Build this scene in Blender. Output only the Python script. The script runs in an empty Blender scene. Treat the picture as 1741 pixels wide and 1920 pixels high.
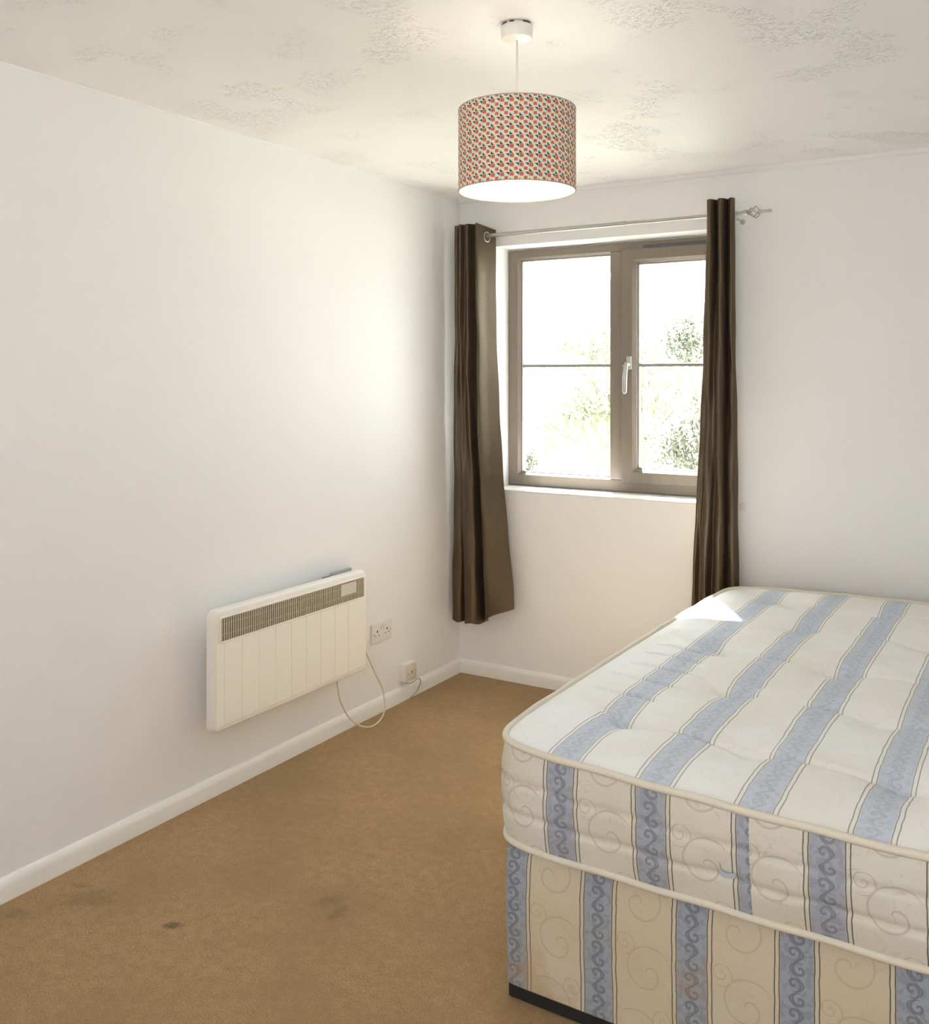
import bpy, bmesh, math, random
from mathutils import Vector, Matrix

random.seed(11)
S = bpy.context.scene
COL = S.collection

# ------------------------------------------------------------------ camera
CAM = Vector((2.545, -4.148, 1.497))
YAW = math.radians(31.24)
FPX = 1789.0                       # focal length in pixels of a 1741 x 1920 frame
cd = bpy.data.cameras.new('camera')
cd.sensor_fit = 'VERTICAL'
cd.sensor_height = 36.0
cd.sensor_width = 36.0
cd.lens = 36.0 * FPX / 1920.0
cd.shift_y = -(960.0 - 708.0) / 1920.0
cd.clip_start = 0.02
cam = bpy.data.objects.new('camera', cd)
cam.location = CAM
cam.rotation_euler = (math.pi / 2, 0, YAW)
COL.objects.link(cam)
S.camera = cam

# ------------------------------------------------------------------ light
SKY = 4.3
SUN = 165.0
FILL = 15.0
w = bpy.data.worlds.new('world')
S.world = w
w.use_nodes = True
bgn = w.node_tree.nodes['Background']
bgn.inputs['Color'].default_value = (0.82, 0.92, 1.03, 1)
bgn.inputs['Strength'].default_value = SKY

sd = bpy.data.lights.new('sun', 'SUN')
sd.energy = SUN
sd.angle = math.radians(1.2)
sd.color = (1.0, 0.985, 0.955)
sun = bpy.data.objects.new('sun', sd)
az, el = math.radians(27.0), math.radians(51.3)
sdir = Vector((math.sin(az) * math.cos(el), -math.cos(az) * math.cos(el), -math.sin(el)))
sun.rotation_euler = sdir.to_track_quat('-Z', 'Y').to_euler()
sun.location = (-6, 12, 14)
COL.objects.link(sun)

# added fill lamp behind the camera, brightens the room from the rear
fd = bpy.data.lights.new('rear_fill_light', 'AREA')
fd.shape = 'RECTANGLE'
fd.size, fd.size_y = 1.1, 1.2
fd.energy = FILL
fd.color = (.975, .985, 1.0)
fill = bpy.data.objects.new('rear_fill_light', fd)
fill.location = (2.15, -4.72, 1.42)
fill.rotation_euler = (math.pi / 2, 0, 0)
COL.objects.link(fill)

# lets the renderer sample the daylight through the window opening
pd = bpy.data.lights.new('window_portal', 'AREA')
pd.shape = 'RECTANGLE'
pd.size, pd.size_y = 1.16, 1.2
pd.cycles.is_portal = True
portal = bpy.data.objects.new('window_portal', pd)
portal.location = (0.79, 0.24, 1.545)
portal.rotation_euler = (math.pi / 2, 0, math.pi)
portal.rotation_euler = Vector((0, -1, 0)).to_track_quat('-Z', 'Y').to_euler()
COL.objects.link(portal)

vs = S.view_settings
vs.view_transform = 'Standard'
vs.look = 'None'
vs.gamma = 1
vs.use_curve_mapping = False
vs.exposure = 0.86
S.cycles.use_denoising = True
S.cycles.max_bounces = 12
S.cycles.diffuse_bounces = 8
S.cycles.glossy_bounces = 4
S.cycles.transparent_max_bounces = 24
S.cycles.sample_clamp_indirect = 60.0
S.cycles.use_guiding = False
S.cycles.use_adaptive_sampling = True
S.cycles.adaptive_threshold = 0.03
S.cycles.blur_glossy = 0.3

# ------------------------------------------------------------------ node maths
class N:
    """arithmetic on sockets -> Math nodes"""
    nt = None
    def __init__(self, s): self.s = s
    @staticmethod
    def op(kind, *a):
        n = N.nt.nodes.new('ShaderNodeMath'); n.operation = kind
        for i, x in enumerate(a):
            if isinstance(x, N): N.nt.links.new(x.s, n.inputs[i])
            else: n.inputs[i].default_value = float(x)
        return N(n.outputs[0])
    def __add__(s, o): return N.op('ADD', s, o)
    def __radd__(s, o): return N.op('ADD', o, s)
    def __sub__(s, o): return N.op('SUBTRACT', s, o)
    def __rsub__(s, o): return N.op('SUBTRACT', o, s)
    def __mul__(s, o): return N.op('MULTIPLY', s, o)
    def __rmul__(s, o): return N.op('MULTIPLY', o, s)
    def __truediv__(s, o): return N.op('DIVIDE', s, o)
    def __lt__(s, o): return N.op('LESS_THAN', s, o)
    def __gt__(s, o): return N.op('GREATER_THAN', s, o)
def fract(a): return N.op('FRACT', a)
def floor_(a): return N.op('FLOOR', a)
def absv(a): return N.op('ABSOLUTE', a)
def sq(a): return N.op('SQRT', a)
def mx(a, b): return N.op('MAXIMUM', a, b)
def mn(a, b): return N.op('MINIMUM', a, b)
def sinv(a): return N.op('SINE', a)
def smooth(a, lo, hi):
    n = N.nt.nodes.new('ShaderNodeMapRange'); n.interpolation_type = 'SMOOTHSTEP'
    N.nt.links.new(a.s, n.inputs[0]); n.inputs[1].default_value = lo; n.inputs[2].default_value = hi
    return N(n.outputs[0])

def new_mat(name):
    m = bpy.data.materials.new(name); m.use_nodes = True
    nt = m.node_tree; N.nt = nt
    return m, nt, nt.nodes['Principled BSDF']
def coords(kind='Object'):
    n = N.nt.nodes.new('ShaderNodeTexCoord'); return n.outputs[kind]
def sep(sock):
    n = N.nt.nodes.new('ShaderNodeSeparateXYZ'); N.nt.links.new(sock, n.inputs[0])
    return N(n.outputs[0]), N(n.outputs[1]), N(n.outputs[2])
def noise(sock, scale, detail=3, rough=.5, dist=0):
    n = N.nt.nodes.new('ShaderNodeTexNoise')
    if sock is not None: N.nt.links.new(sock, n.inputs['Vector'])
    n.inputs['Scale'].default_value = scale; n.inputs['Detail'].default_value = detail
    n.inputs['Roughness'].default_value = rough; n.inputs['Distortion'].default_value = dist
    return N(n.outputs['Fac'])
def mapped(sock, scale):
    n = N.nt.nodes.new('ShaderNodeMapping'); N.nt.links.new(sock, n.inputs[0])
    n.inputs['Scale'].default_value = scale
    return n.outputs[0]
def mix(fac, a, b):
    n = N.nt.nodes.new('ShaderNodeMix'); n.data_type = 'RGBA'
    if isinstance(fac, N): N.nt.links.new(fac.s, n.inputs[0])
    else: n.inputs[0].default_value = fac
    for k, c in ((6, a), (7, b)):
        if isinstance(c, tuple): n.inputs[k].default_value = (*c, 1)
        else: N.nt.links.new(c, n.inputs[k])
    return n.outputs[2]
def bump(bs, h, strength, dist):
    n = N.nt.nodes.new('ShaderNodeBump'); n.inputs['Strength'].default_value = strength
    n.inputs['Distance'].default_value = dist
    N.nt.links.new(h.s, n.inputs['Height']); N.nt.links.new(n.outputs[0], bs.inputs['Normal'])
def setc(bs, c):
    if isinstance(c, tuple): bs.inputs['Base Color'].default_value = (*c, 1)
    else: N.nt.links.new(c, bs.inputs['Base Color'])

def plain(name, col, rough=.5, metal=0.0, var=.04, scale=40, bmp=0.0, spec=.5):
    m, nt, bs = new_mat(name)
    o = coords()
    f = noise(o, scale, 3)
    setc(bs, mix(f, tuple(c * (1 - var) for c in col), tuple(min(1, c * (1 + var)) for c in col)))
    bs.inputs['Roughness'].default_value = rough
    bs.inputs['Metallic'].default_value = metal
    bs.inputs['Specular IOR Level'].default_value = spec
    if bmp: bump(bs, f, bmp, .002)
    return m

WALLC = (.862, .86, .86)
def wall_mat():
    m, nt, bs = new_mat('wall_paint')
    o = coords()
    f = noise(o, 2.2, 3)
    setc(bs, mix(f, tuple(c * .985 for c in WALLC), WALLC))
    bs.inputs['Roughness'].default_value = .62
    bs.inputs['Specular IOR Level'].default_value = .3
    bump(bs, noise(o, 160, 3) + noise(o, 9, 2) * 2.0, .12, .002)
    return m
def ceiling_mat():
    m, nt, bs = new_mat('textured_ceiling')
    o = coords()
    setc(bs, mix(noise(o, 3, 2), (.85, .845, .835), (.87, .866, .857)))
    bs.inputs['Roughness'].default_value = .6
    bs.inputs['Specular IOR Level'].default_value = .3
    patch = smooth(noise(o, 4.5, 2), .5, .62)
    flecks = smooth(noise(mapped(o, (1, 1.6, 1)), 75, 3, .55, 1.2), .54, .7)
    bump(bs, flecks * patch * 1.0 + noise(o, 30, 2) * .15, 0.75, .006)
    return m
def carpet_mat():
    m, nt, bs = new_mat('carpet')
    o = coords()
    big = noise(o, 2.6, 4, .6)
    mid = noise(o, 30, 4, .75)
    fine = noise(o, 260, 3, .8)
    c = mix(smooth(fine * .78 + mid * .22, .36, .64), (.245, .138, .058), (.53, .345, .168))
    c = mix(smooth(big, .38, .66), c, mix(.5, c, (.285, .185, .082)))
    x, y, z = sep(o)
    def spot(px, py, rx, ry, ang):
        ca, sa = math.cos(ang), math.sin(ang)
        dx, dy = x - px, y - py
        a = (dx * ca + dy * sa) / rx; b = (dy * ca - dx * sa) / ry
        return 1.0 - smooth(sq(a * a + b * b) + (mid - .5) * 1.6, .35, 1.1)
    st = spot(.509, -2.335, .034, .02, .6)
    for s_ in ((.118, -2.33, .05, .022, .3), (.80, -2.01, .05, .03, .9), (.86, -2.05, .03, .05, .2), (.10, -2.52, .05, .03, .1),
               (.20, -2.36, .09, .05, .4)):
        st = mx(st, spot(*s_) * .38)
    c = mix(st * .75, c, (.10, .072, .036))
    setc(bs, c)
    bs.inputs['Roughness'].default_value = .95
    bs.inputs['Specular IOR Level'].default_value = .12
    bs.inputs['Sheen Weight'].default_value = .25
    bs.inputs['Sheen Roughness'].default_value = .5
    bs.inputs['Sheen Tint'].default_value = (.9, .8, .65, 1)
    bump(bs, fine * .8 + mid, .6, .005)
    return m
def frame_mat():
    m, nt, bs = new_mat('brown_frame_grain')
    o = coords()
    g = noise(mapped(o, (60, 60, 4)), 1.5, 4, .6)
    setc(bs, mix(smooth(g, .3, .7), (.228, .188, .151), (.252, .209, .169)))
    bs.inputs['Roughness'].default_value = .36
    bump(bs, g, .15, .001)
    return m
def satin_mat():
    m, nt, bs = new_mat('brown_satin')
    o = coords()
    g = noise(mapped(o, (14, 14, 60)), 4, 3)
    setc(bs, mix(g, (.082, .061, .040), (.108, .082, .056)))
    bs.inputs['Roughness'].default_value = .38
    bs.inputs['Metallic'].default_value = .6
    bs.inputs['Specular IOR Level'].default_value = .8
    bs.inputs['Specular Tint'].default_value = (1, .82, .60, 1)
    bs.inputs['Sheen Weight'].default_value = .04
    bs.inputs['Sheen Roughness'].default_value = .35
    bs.inputs['Sheen Tint'].default_value = (.8, .66, .5, 1)
    bump(bs, g, .25, .003)
    return m
def glass_mat():
    m, nt, bs = new_mat('window_glass')
    nt.nodes.remove(bs)
    out = nt.nodes['Material Output']
    tr = nt.nodes.new('ShaderNodeBsdfTransparent'); tr.inputs[0].default_value = (.96, .98, .97, 1)
    gl = nt.nodes.new('ShaderNodeBsdfGlossy'); gl.inputs['Roughness'].default_value = .02
    fr = nt.nodes.new('ShaderNodeFresnel'); fr.inputs[0].default_value = 1.45
    a = N(fr.outputs[0]) * .8
    ms = nt.nodes.new('ShaderNodeMixShader')
    nt.links.new(a.s, ms.inputs[0]); nt.links.new(tr.outputs[0], ms.inputs[1]); nt.links.new(gl.outputs[0], ms.inputs[2])
    nt.links.new(ms.outputs[0], out.inputs['Surface'])
    return m
def leaf_mat(name, a, b, trans=.5):
    m, nt, bs = new_mat(name)
    out = nt.nodes['Material Output']
    o = coords()
    c = mix(smooth(noise(o, 5, 3), .35, .65), a, b)
    setc(bs, c); bs.inputs['Roughness'].default_value = .55
    t = nt.nodes.new('ShaderNodeBsdfTranslucent'); nt.links.new(c, t.inputs[0])
    ms = nt.nodes.new('ShaderNodeMixShader'); ms.inputs[0].default_value = trans
    nt.links.new(bs.outputs[0], ms.inputs[1]); nt.links.new(t.outputs[0], ms.inputs[2])
    nt.links.new(ms.outputs[0], out.inputs['Surface'])
    return m

def spiral(dx, dy, pitch, R, thick, turn=1.0):
    r = sq(dx * dx + dy * dy)
    th = N.op('ARCTAN2', dy, dx) / (2 * math.pi)
    ph = fract(r / pitch + th * turn)
    return (absv(ph - .5) < thick) * (r < R)

def ticking(name, P, u0, seam, cream, blue, scroll, damask, vlen, strength, stain, lineop=.85, dmk=.62, gap=(.60, .58, .48)):
    """cream ticking with blue scroll bands edged by twin dark lines; UV in metres, u across the bands"""
    m, nt, bs = new_mat(name)
    uvs = coords('UV')
    u, v, _ = sep(uvs)
    wob = noise(uvs, 22, 2)
    uw = u + (wob - .5) * .005
    inside = uw > 1.50 if seam or not stain else uw > -9
    if seam:
        right = uw > seam[0]
        off = right * (seam[1] - u0) + u0
    else:
        off = u0
    s = (fract((uw - off) / P + .5) - .5) * P
    d = absv(s)
    inblue = (d < .0325) * inside
    line = mx(absv(d - .0345) < .00125, absv(d - .0440) < .00125) * inside
    # scrolls of the blue band
    h = vlen
    cell = floor_(v / h)
    sg = fract(cell * .5) * 4.0 - 1.0
    fv = (fract(v / h) - .5) * h
    sx = s * sg - .006
    sp = spiral(sx, fv * sg, h * .44, h * .50, .21)
    vine = absv(s - sinv(v * (math.pi / h)) * .013) < .0024
    blot = smooth(noise(uvs, 60, 2, .5, .6), .5, .56)
    bl = mix(blot * .35, blue, scroll)
    bl = mix(mx(sp, vine) * strength, bl, scroll)
    # damask swirls of the cream ground
    H = .15
    t = fract((uw - off) / P) - .5
    tx = t * P
    c2 = floor_(v / H)
    s2 = fract(c2 * .5) * 4.0 - 1.0
    fy = (fract(v / H + .3) - .5) * H
    s2 = fract(floor_(v / H + .3) * .5) * 4.0 - 1.0
    big = spiral(tx * s2 - .010, fy, .047, .064, .05)
    small = spiral(tx * s2 + .045, fy - .055, .016, .028, .10)
    leaf = smooth(noise(mapped(uvs, (1, 1, 1)), 34, 3, .55, 2.5), .60, .66) * .5
    dm = mx(mx(big, small), leaf)
    tone = noise(uvs, 3.0, 3)
    cr = mix(smooth(tone, .35, .65), cream, tuple(c * k for c, k in zip(cream, (.97, .94, .87))))
    cr = mix(dm * strength * dmk, cr, damask)
    c = mix(inblue, cr, bl)
    edge = (d > .0355) * (d < .043) * inside
    c = mix(edge * .5, c, gap)
    c = mix(line * lineop, c, (.055, .052, .045))
    if stain:
        sm = smooth(noise(uvs, 5.5, 4, .6), .46, .68) * (1.0 - smooth(v, .10, .30))
        c = mix(sm * .55, c, (.42, .27, .11))
        sm2 = smooth(noise(uvs, 9, 3), .62, .75)
        c = mix(sm2 * .18, c, (.5, .34, .16))
    setc(bs, c)
    bs.inputs['Roughness'].default_value = .72
    bs.inputs['Specular IOR Level'].default_value = .22
    weave = noise(uvs, 900, 1)
    bump(bs, noise(uvs, 26, 3, .55) + weave * .12 + mx(sp * inblue, dm) * .10, .22, .006)
    return m

def shade_mat():
    m, nt, bs = new_mat('shade_print')
    u, v, _ = sep(coords('UV'))
    def wrap(t, c): return fract(t - (c - .5)) - .5
    def box(cx, cy, hw, hh): return (absv(wrap(u, cx)) < hw) * (absv(wrap(v, cy)) < hh)
    sqs = mx(box(.60, .65, .21, .20), box(.018, .05, .19, .175))
    def tri(x0, y0, wd, hg, flip):            # right-angled corner bottom-left, or top-right when flipped
        p = wrap(u, x0 + wd / 2) / wd + .5; q = wrap(v, y0 + hg / 2) / hg + .5
        ins = (p > 0) * (p < 1) * (q > 0) * (q < 1)
        return ins * (q < p) if flip else ins * (p < q)
    tr = mx(tri(.36, .04, .38, .36, False), tri(-.05, .42, .39, .36, True))
    c = mix(noise(coords('UV'), 9, 2), (.72, .72, .59), (.77, .765, .64))
    c = mix(tr, c, (.055, .085, .095))
    c = mix(sqs, c, (.62, .16, .078))
    setc(bs, c)
    bs.inputs['Roughness'].default_value = .8
    bs.inputs['Specular IOR Level'].default_value = .2
    bump(bs, noise(coords('UV'), 300, 1), .1, .001)
    return m

M = {}
M['wall'] = wall_mat()
M['ceil'] = ceiling_mat()
M['carpet'] = carpet_mat()
M['gloss'] = plain('white_gloss_paint', (.88, .87, .83), .22, var=.02, scale=6)
M['sill'] = plain('sill_gloss_paint', (.88, .88, .85), .12, var=.01, scale=6)
M['frame'] = frame_mat()
M['gasket'] = plain('grey_gasket', (.33, .31, .28), .5)
M['vent'] = plain('dark_vent_plastic', (.12, .115, .11), .45)
M['glass'] = glass_mat()
M['chrome'] = plain('brushed_chrome', (.52, .51, .485), .34, 1.0, var=.05)
M['satin'] = satin_mat()
M['cream'] = plain('cream_enamel', (.86, .83, .765), .38, var=.015, scale=5)
M['creamside'] = plain('cream_enamel_casing', (.86, .835, .775), .4, var=.015, scale=5)
M['slot'] = plain('dark_recess', (.10, .075, .045), .8)
M['fin'] = plain('grille_fin_enamel', (.52, .45, .34), .5)
M['groove'] = plain('groove_shadow_gap', (.42, .38, .31), .7)
M['sticker'] = plain('sticker_film', (.66, .61, .54), .3)
M['steel'] = plain('bracket_steel', (.40, .40, .40), .5, .3)
M['plastic'] = plain('white_plastic', (.80, .775, .73), .3, var=.015)
M['plastic2'] = plain('cream_plastic', (.72, .66, .57), .35, var=.02)
M['hole'] = plain('socket_hole', (.03, .028, .025), .7)
M['cable'] = plain('cream_cable', (.72, .64, .51), .4)
M['greycable'] = plain('grey_cable', (.36, .34, .27), .5)
M['rose'] = plain('rose_plastic', (.78, .76, .71), .32, var=.015)
M['shade'] = shade_mat()
M['rimtape'] = plain('shade_edge_tape', (.42, .36, .27), .7, var=.2, scale=90)
M['lining'] = plain('shade_lining', (.90, .89, .85), .6, var=.01)
M['piping'] = plain('cream_piping_tape', (.70, .655, .545), .7, var=.06, scale=120, bmp=.2)
M['liner'] = plain('black_liner', (.016, .015, .014), .85)
M['tab'] = plain('blue_tab_cloth', (.42, .48, .55), .7)
M['bark'] = plain('bark', (.20, .17, .13), .9, var=.3, scale=12)
M['leafA'] = leaf_mat('leaf_pale_green', (.165, .17, .11), (.26, .26, .18))
M['leafB'] = leaf_mat('leaf_mid_green', (.095, .10, .07), (.16, .16, .118))
M['lawn'] = plain('lawn', (.14, .138, .115), .9, var=.2, scale=2)
M['render'] = plain('house_render', (.30, .295, .28), .8)
M['tile'] = plain('roof_tile', (.42, .33, .28), .8)
M['pane'] = plain('house_window_pane', (.30, .33, .36), .15)
MT = ticking('mattress_top_ticking_skylit', .2195, 1.606, None, (.86, .872, .885), (.58, .635, .73), (.43, .48, .56), (.70, .69, .66), .030, .6, False, .6, .3, (.80, .80, .78))  # paler, bluer cream than the border: sky light put into the top's colour
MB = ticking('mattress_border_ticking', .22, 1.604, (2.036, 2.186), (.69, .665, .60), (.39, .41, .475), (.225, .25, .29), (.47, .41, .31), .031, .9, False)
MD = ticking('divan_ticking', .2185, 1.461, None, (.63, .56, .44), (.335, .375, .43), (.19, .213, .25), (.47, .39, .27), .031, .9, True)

bm_ = bpy.data.materials.new('bulb_glow'); bm_.use_nodes = True
b_ = bm_.node_tree.nodes['Principled BSDF']
b_.inputs['Base Color'].default_value = (1, .97, .9, 1)
b_.inputs['Emission Color'].default_value = (1, .93, .80, 1)
b_.inputs['Emission Strength'].default_value = 18.0
M['bulb'] = bm_

# ------------------------------------------------------------------ mesh helpers
def root_of(p):
    while p.parent: p = p.parent
    return p
def put(name, bm, mat, parent=None, loc=None, smooth_angle=None):
    """world-space bmesh -> one linked object; loc = origin of a top-level mesh"""
    o_ = root_of(parent).location.copy() if parent else Vector(loc or (0, 0, 0))
    bmesh.ops.translate(bm, verts=bm.verts, vec=-o_)
    me = bpy.data.meshes.new(name)
    bm.normal_update()
    bm.to_mesh(me); bm.free()
    for m in (mat if isinstance(mat, list) else [mat]): me.materials.append(m)
    if smooth_angle:
        for p in me.polygons: p.use_smooth = True
        me.set_sharp_from_angle(angle=math.radians(smooth_angle))
    ob = bpy.data.objects.new(name, me)
    COL.objects.link(ob)
    if parent: ob.parent = parent
    else: ob.location = o_
    return ob
def empty(name, loc):
    o = bpy.data.objects.new(name, None); o.empty_display_size = .1
    o.location = loc; COL.objects.link(o)
    return o
def tag(o, label=None, cat=None, group=None, kind=None):
    if label: o['label'] = label
    if cat: o['category'] = cat
    if group: o['group'] = group
    if kind: o['kind'] = kind
    return o
def box(bm, a, b, bev=0.0, seg=2, mi=0, mat4=None):
    a, b = Vector(a), Vector(b)
    r = bmesh.ops.create_cube(bm, size=1)
    vs_ = r['verts']
    c, s = (a + b) / 2, b - a
    for v in vs_: v.co = Vector((c[i] + v.co[i] * s[i] for i in range(3)))
    fs = set(f for v in vs_ for f in v.link_faces)
    if bev:
        es = list(set(e for v in vs_ for e in v.link_edges))
        r = bmesh.ops.bevel(bm, geom=es, offset=bev, segments=seg, affect='EDGES', profile=.5)
        fs = set(f for f in r['faces']) | set(f for f in fs if f.is_valid)
    for f in fs:
        if f.is_valid: f.material_index = mi
    if mat4 is not None:
        vv = set(v for f in fs if f.is_valid for v in f.verts)
        bmesh.ops.transform(bm, matrix=mat4, verts=list(vv))
    return fs
def catmull(pts, n):
    """n samples through the given points"""
    P = [Vector(p) for p in pts]
    P = [P[0] * 2 - P[1]] + P + [P[-1] * 2 - P[-2]]
    out = []
    segs = len(P) - 3
    for i in range(n):
        t = i / (n - 1) * segs
        k = min(int(t), segs - 1); t -= k
        p0, p1, p2, p3 = P[k:k + 4]
        out.append(.5 * ((2 * p1) + (p2 - p0) * t + (2 * p0 - 5 * p1 + 4 * p2 - p3) * t * t + (3 * p1 - p0 - 3 * p2 + p3) * t ** 3))
    return out
def tube(bm, pts, r, sides=10, closed=False, caps=True, mi=0):
    pts = [Vector(p) for p in pts]
    n = len(pts)
    rr = r if isinstance(r, (list, tuple)) else [r] * n
    rings = []
    prev = None
    for i, p in enumerate(pts):
        if closed: t = pts[(i + 1) % n] - pts[i - 1]
        else: t = pts[min(i + 1, n - 1)] - pts[max(i - 1, 0)]
        t.normalize()
        if prev is None:
            up = Vector((0, 0, 1)) if abs(t.z) < .9 else Vector((1, 0, 0))
            nx = t.cross(up).normalized()
        else:
            nx = (prev - t * prev.dot(t)).normalized()
        prev = nx
        ny = t.cross(nx)
        rings.append([bm.verts.new(p + (nx * math.cos(2 * math.pi * k / sides) + ny * math.sin(2 * math.pi * k / sides)) * rr[i]) for k in range(sides)])
    m = n if closed else n - 1
    for i in range(m):
        A, B = rings[i], rings[(i + 1) % n]
        for k in range(sides):
            f = bm.faces.new((A[k], A[(k + 1) % sides], B[(k + 1) % sides], B[k])); f.material_index = mi
    if caps and not closed:
        for R in (rings[0][::-1], rings[-1]): bm.faces.new(R).material_index = mi
    bmesh.ops.recalc_face_normals(bm, faces=bm.faces)
def lathe(bm, prof, centre, sides=48, axis='Z', cap=True):
    """prof = [(radius, height)...]"""
    c = Vector(centre)
    rings = []
    for r, h in prof:
        ring = []
        for k in range(sides):
            a = 2 * math.pi * k / sides
            x, y = r * math.cos(a), r * math.sin(a)
            v = Vector((x, y, h)) if axis == 'Z' else Vector((h, x, y)) if axis == 'X' else Vector((x, h, y))
            ring.append(bm.verts.new(c + v))
        rings.append(ring)
    for A, B in zip(rings, rings[1:]):
        for k in range(sides): bm.faces.new((A[k], A[(k + 1) % sides], B[(k + 1) % sides], B[k]))
    if cap:
        for R in (rings[0], rings[-1]):
            if (R[0].co - R[sides // 2].co).length > 1e-5: bm.faces.new(R)
    bmesh.ops.remove_doubles(bm, verts=bm.verts, dist=1e-6)
    bmesh.ops.recalc_face_normals(bm, faces=bm.faces)

# ------------------------------------------------------------------ the room
RW, RB, RH = 2.86, -4.62, 2.40          # right wall, rear wall, height
OX0, OX1, OZ0, OZ1 = 0.20, 1.385, 0.935, 2.15   # window opening
WT = 0.25

bm = bmesh.new(); box(bm, (-.12, RB - 1.4, -.14), (RW + .12, WT, 0)); tag(put('floor', bm, M['carpet']), kind='structure')
bm = bmesh.new(); box(bm, (-.12, RB - 1.4, RH), (RW + .12, WT, RH + .12)); tag(put('ceiling', bm, M['ceil']), kind='structure')
bm = bmesh.new(); box(bm, (-.12, RB - 1.4, 0), (0, 0, RH)); tag(put('wall_left', bm, M['wall']), kind='structure')
bm = bmesh.new(); box(bm, (RW, RB - 1.4, 0), (RW + .12, 0, RH)); tag(put('wall_right', bm, M['wall']), kind='structure')
bm = bmesh.new()
box(bm, (-.12, 0, 0), (OX0, WT, RH)); box(bm, (OX1, 0, 0), (RW + .12, WT, RH))
box(bm, (OX0, 0, 0), (OX1, WT, OZ0)); box(bm, (OX0, 0, OZ1), (OX1, WT, RH))
tag(put('wall_back', bm, M['wall']), kind='structure')
bm = bmesh.new()   # unseen rear wall with an opening added for the fill lamp
box(bm, (0, RB - .12, 0), (1.55, RB, RH)); box(bm, (2.75, RB - .12, 0), (RW, RB, RH)); box(bm, (1.55, RB - .12, 2.05), (2.75, RB, RH))
box(bm, (0, RB - 1.4, 0), (RW, RB - 1.28, RH))        # added wall behind the fill lamp, keeps the sky out
tag(put('wall_front', bm, M['wall']), kind='structure')

def skirting(name, p0, p1, inward):
    """moulded board: flat face with a rounded top"""
    prof = [(0, 0), (.016, 0), (.016, .044), (.0145, .052), (.010, .060), (.0045, .066), (0, .068)]
    bm = bmesh.new()
    p0, p1, inn = Vector(p0), Vector(p1), Vector(inward)
    A = [bm.verts.new(p0 + inn * d + Vector((0, 0, z))) for d, z in prof]
    B = [bm.verts.new(p1 + inn * d + Vector((0, 0, z))) for d, z in prof]
    n = len(prof)
    for i in range(n): bm.faces.new((A[i], A[(i + 1) % n], B[(i + 1) % n], B[i]))
    bm.faces.new(A); bm.faces.new(B)
    bmesh.ops.recalc_face_normals(bm, faces=bm.faces)
    return tag(put(name, bm, M['gloss'], smooth_angle=35), kind='structure')
skirting('baseboard_left', (0, RB, 0), (0, 0, 0), (1, 0, 0))
skirting('baseboard_back', (0, 0, 0), (RW, 0, 0), (0, -1, 0))
skirting('baseboard_right', (RW, RB, 0), (RW, 0, 0), (-1, 0, 0))
def bead(name, p0, p1, inward, s):
    prof = [(0, 0), (0, -s), (s * .25, -s), (s * .62, -s * .78), (s * .9, -s * .45), (s, -s * .1), (s, 0)]
    bm = bmesh.new()
    p0, p1, inn = Vector(p0), Vector(p1), Vector(inward)
    A = [bm.verts.new(p0 + inn * d + Vector((0, 0, z))) for d, z in prof]
    B = [bm.verts.new(p1 + inn * d + Vector((0, 0, z))) for d, z in prof]
    n = len(prof)
    for i in range(n): bm.faces.new((A[i], A[(i + 1) % n], B[(i + 1) % n], B[i]))
    bm.faces.new(A); bm.faces.new(B)
    bmesh.ops.recalc_face_normals(bm, faces=bm.faces)
    return tag(put(name, bm, M['wall'], smooth_angle=50), kind='structure')
bead('trim_1', (0, 0, RH), (RW, 0, RH), (0, -1, 0), .020)
bead('trim_2', (0, RB, RH), (0, 0, RH), (1, 0, 0), .005)

# ------------------------------------------------------------------ window
FX0, FX1, FZ0, FZ1, FY = .2, 1.385, .950, 2.143, .15
win = empty('window_1', (OX0, FY, OZ0)); tag(win, kind='structure')
def ring(bm, x0, x1, z0, z1, wl, wr, wb, wt, y0, y1, ch=.012):
    """mitred rectangular frame with a chamfered inner lip"""
    def rect(a, b, c, d, y): return [bm.verts.new((a, y, c)), bm.verts.new((b, y, c)), bm.verts.new((b, y, d)), bm.verts.new((a, y, d))]
    ix0, ix1, iz0, iz1 = x0 + wl, x1 - wr, z0 + wb, z1 - wt
    L = [rect(x0, x1, z0, z1, y1), rect(x0, x1, z0, z1, y0 + .004), rect(x0 + .004, x1 - .004, z0 + .004, z1 - .004, y0),
         rect(ix0 - ch, ix1 + ch, iz0 - ch, iz1 + ch, y0), rect(ix0, ix1, iz0, iz1, y0 + ch * 1.3), rect(ix0, ix1, iz0, iz1, y1)]
    for A, B in zip(L, L[1:] + L[:1]):
        for k in range(4): bm.faces.new((A[k], A[(k + 1) % 4], B[(k + 1) % 4], B[k]))
    bmesh.ops.recalc_face_normals(bm, faces=bm.faces)
MU0, MU1 = .757, .832          # mullion
bm = bmesh.new()
ring(bm, FX0, FX1, FZ0, FZ1, .066, .066, .066, .050, FY, FY + .07)
put('window_frame', bm, M['frame'], win, smooth_angle=20)
bm = bmesh.new(); box(bm, (MU0, FY, FZ0 + .056), (MU1, FY + .07, FZ1 - .04), .006)
put('mullion', bm, M['frame'], win, smooth_angle=30)
bm = bmesh.new()
ring(bm, MU1 - .012, FX1 - .05, FZ0 + .046, FZ1 - .034, .072, .072, .068, .068, FY - .014, FY + .06, .016)
sash = put('sash', bm, M['frame'], win, smooth_angle=20)
GX = (FX0 + .066, MU0), (MU1 + .060, FX1 - .122)
GZ = (FZ0 + .066, FZ1 - .050), (FZ0 + .114, FZ1 - .102)
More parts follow.
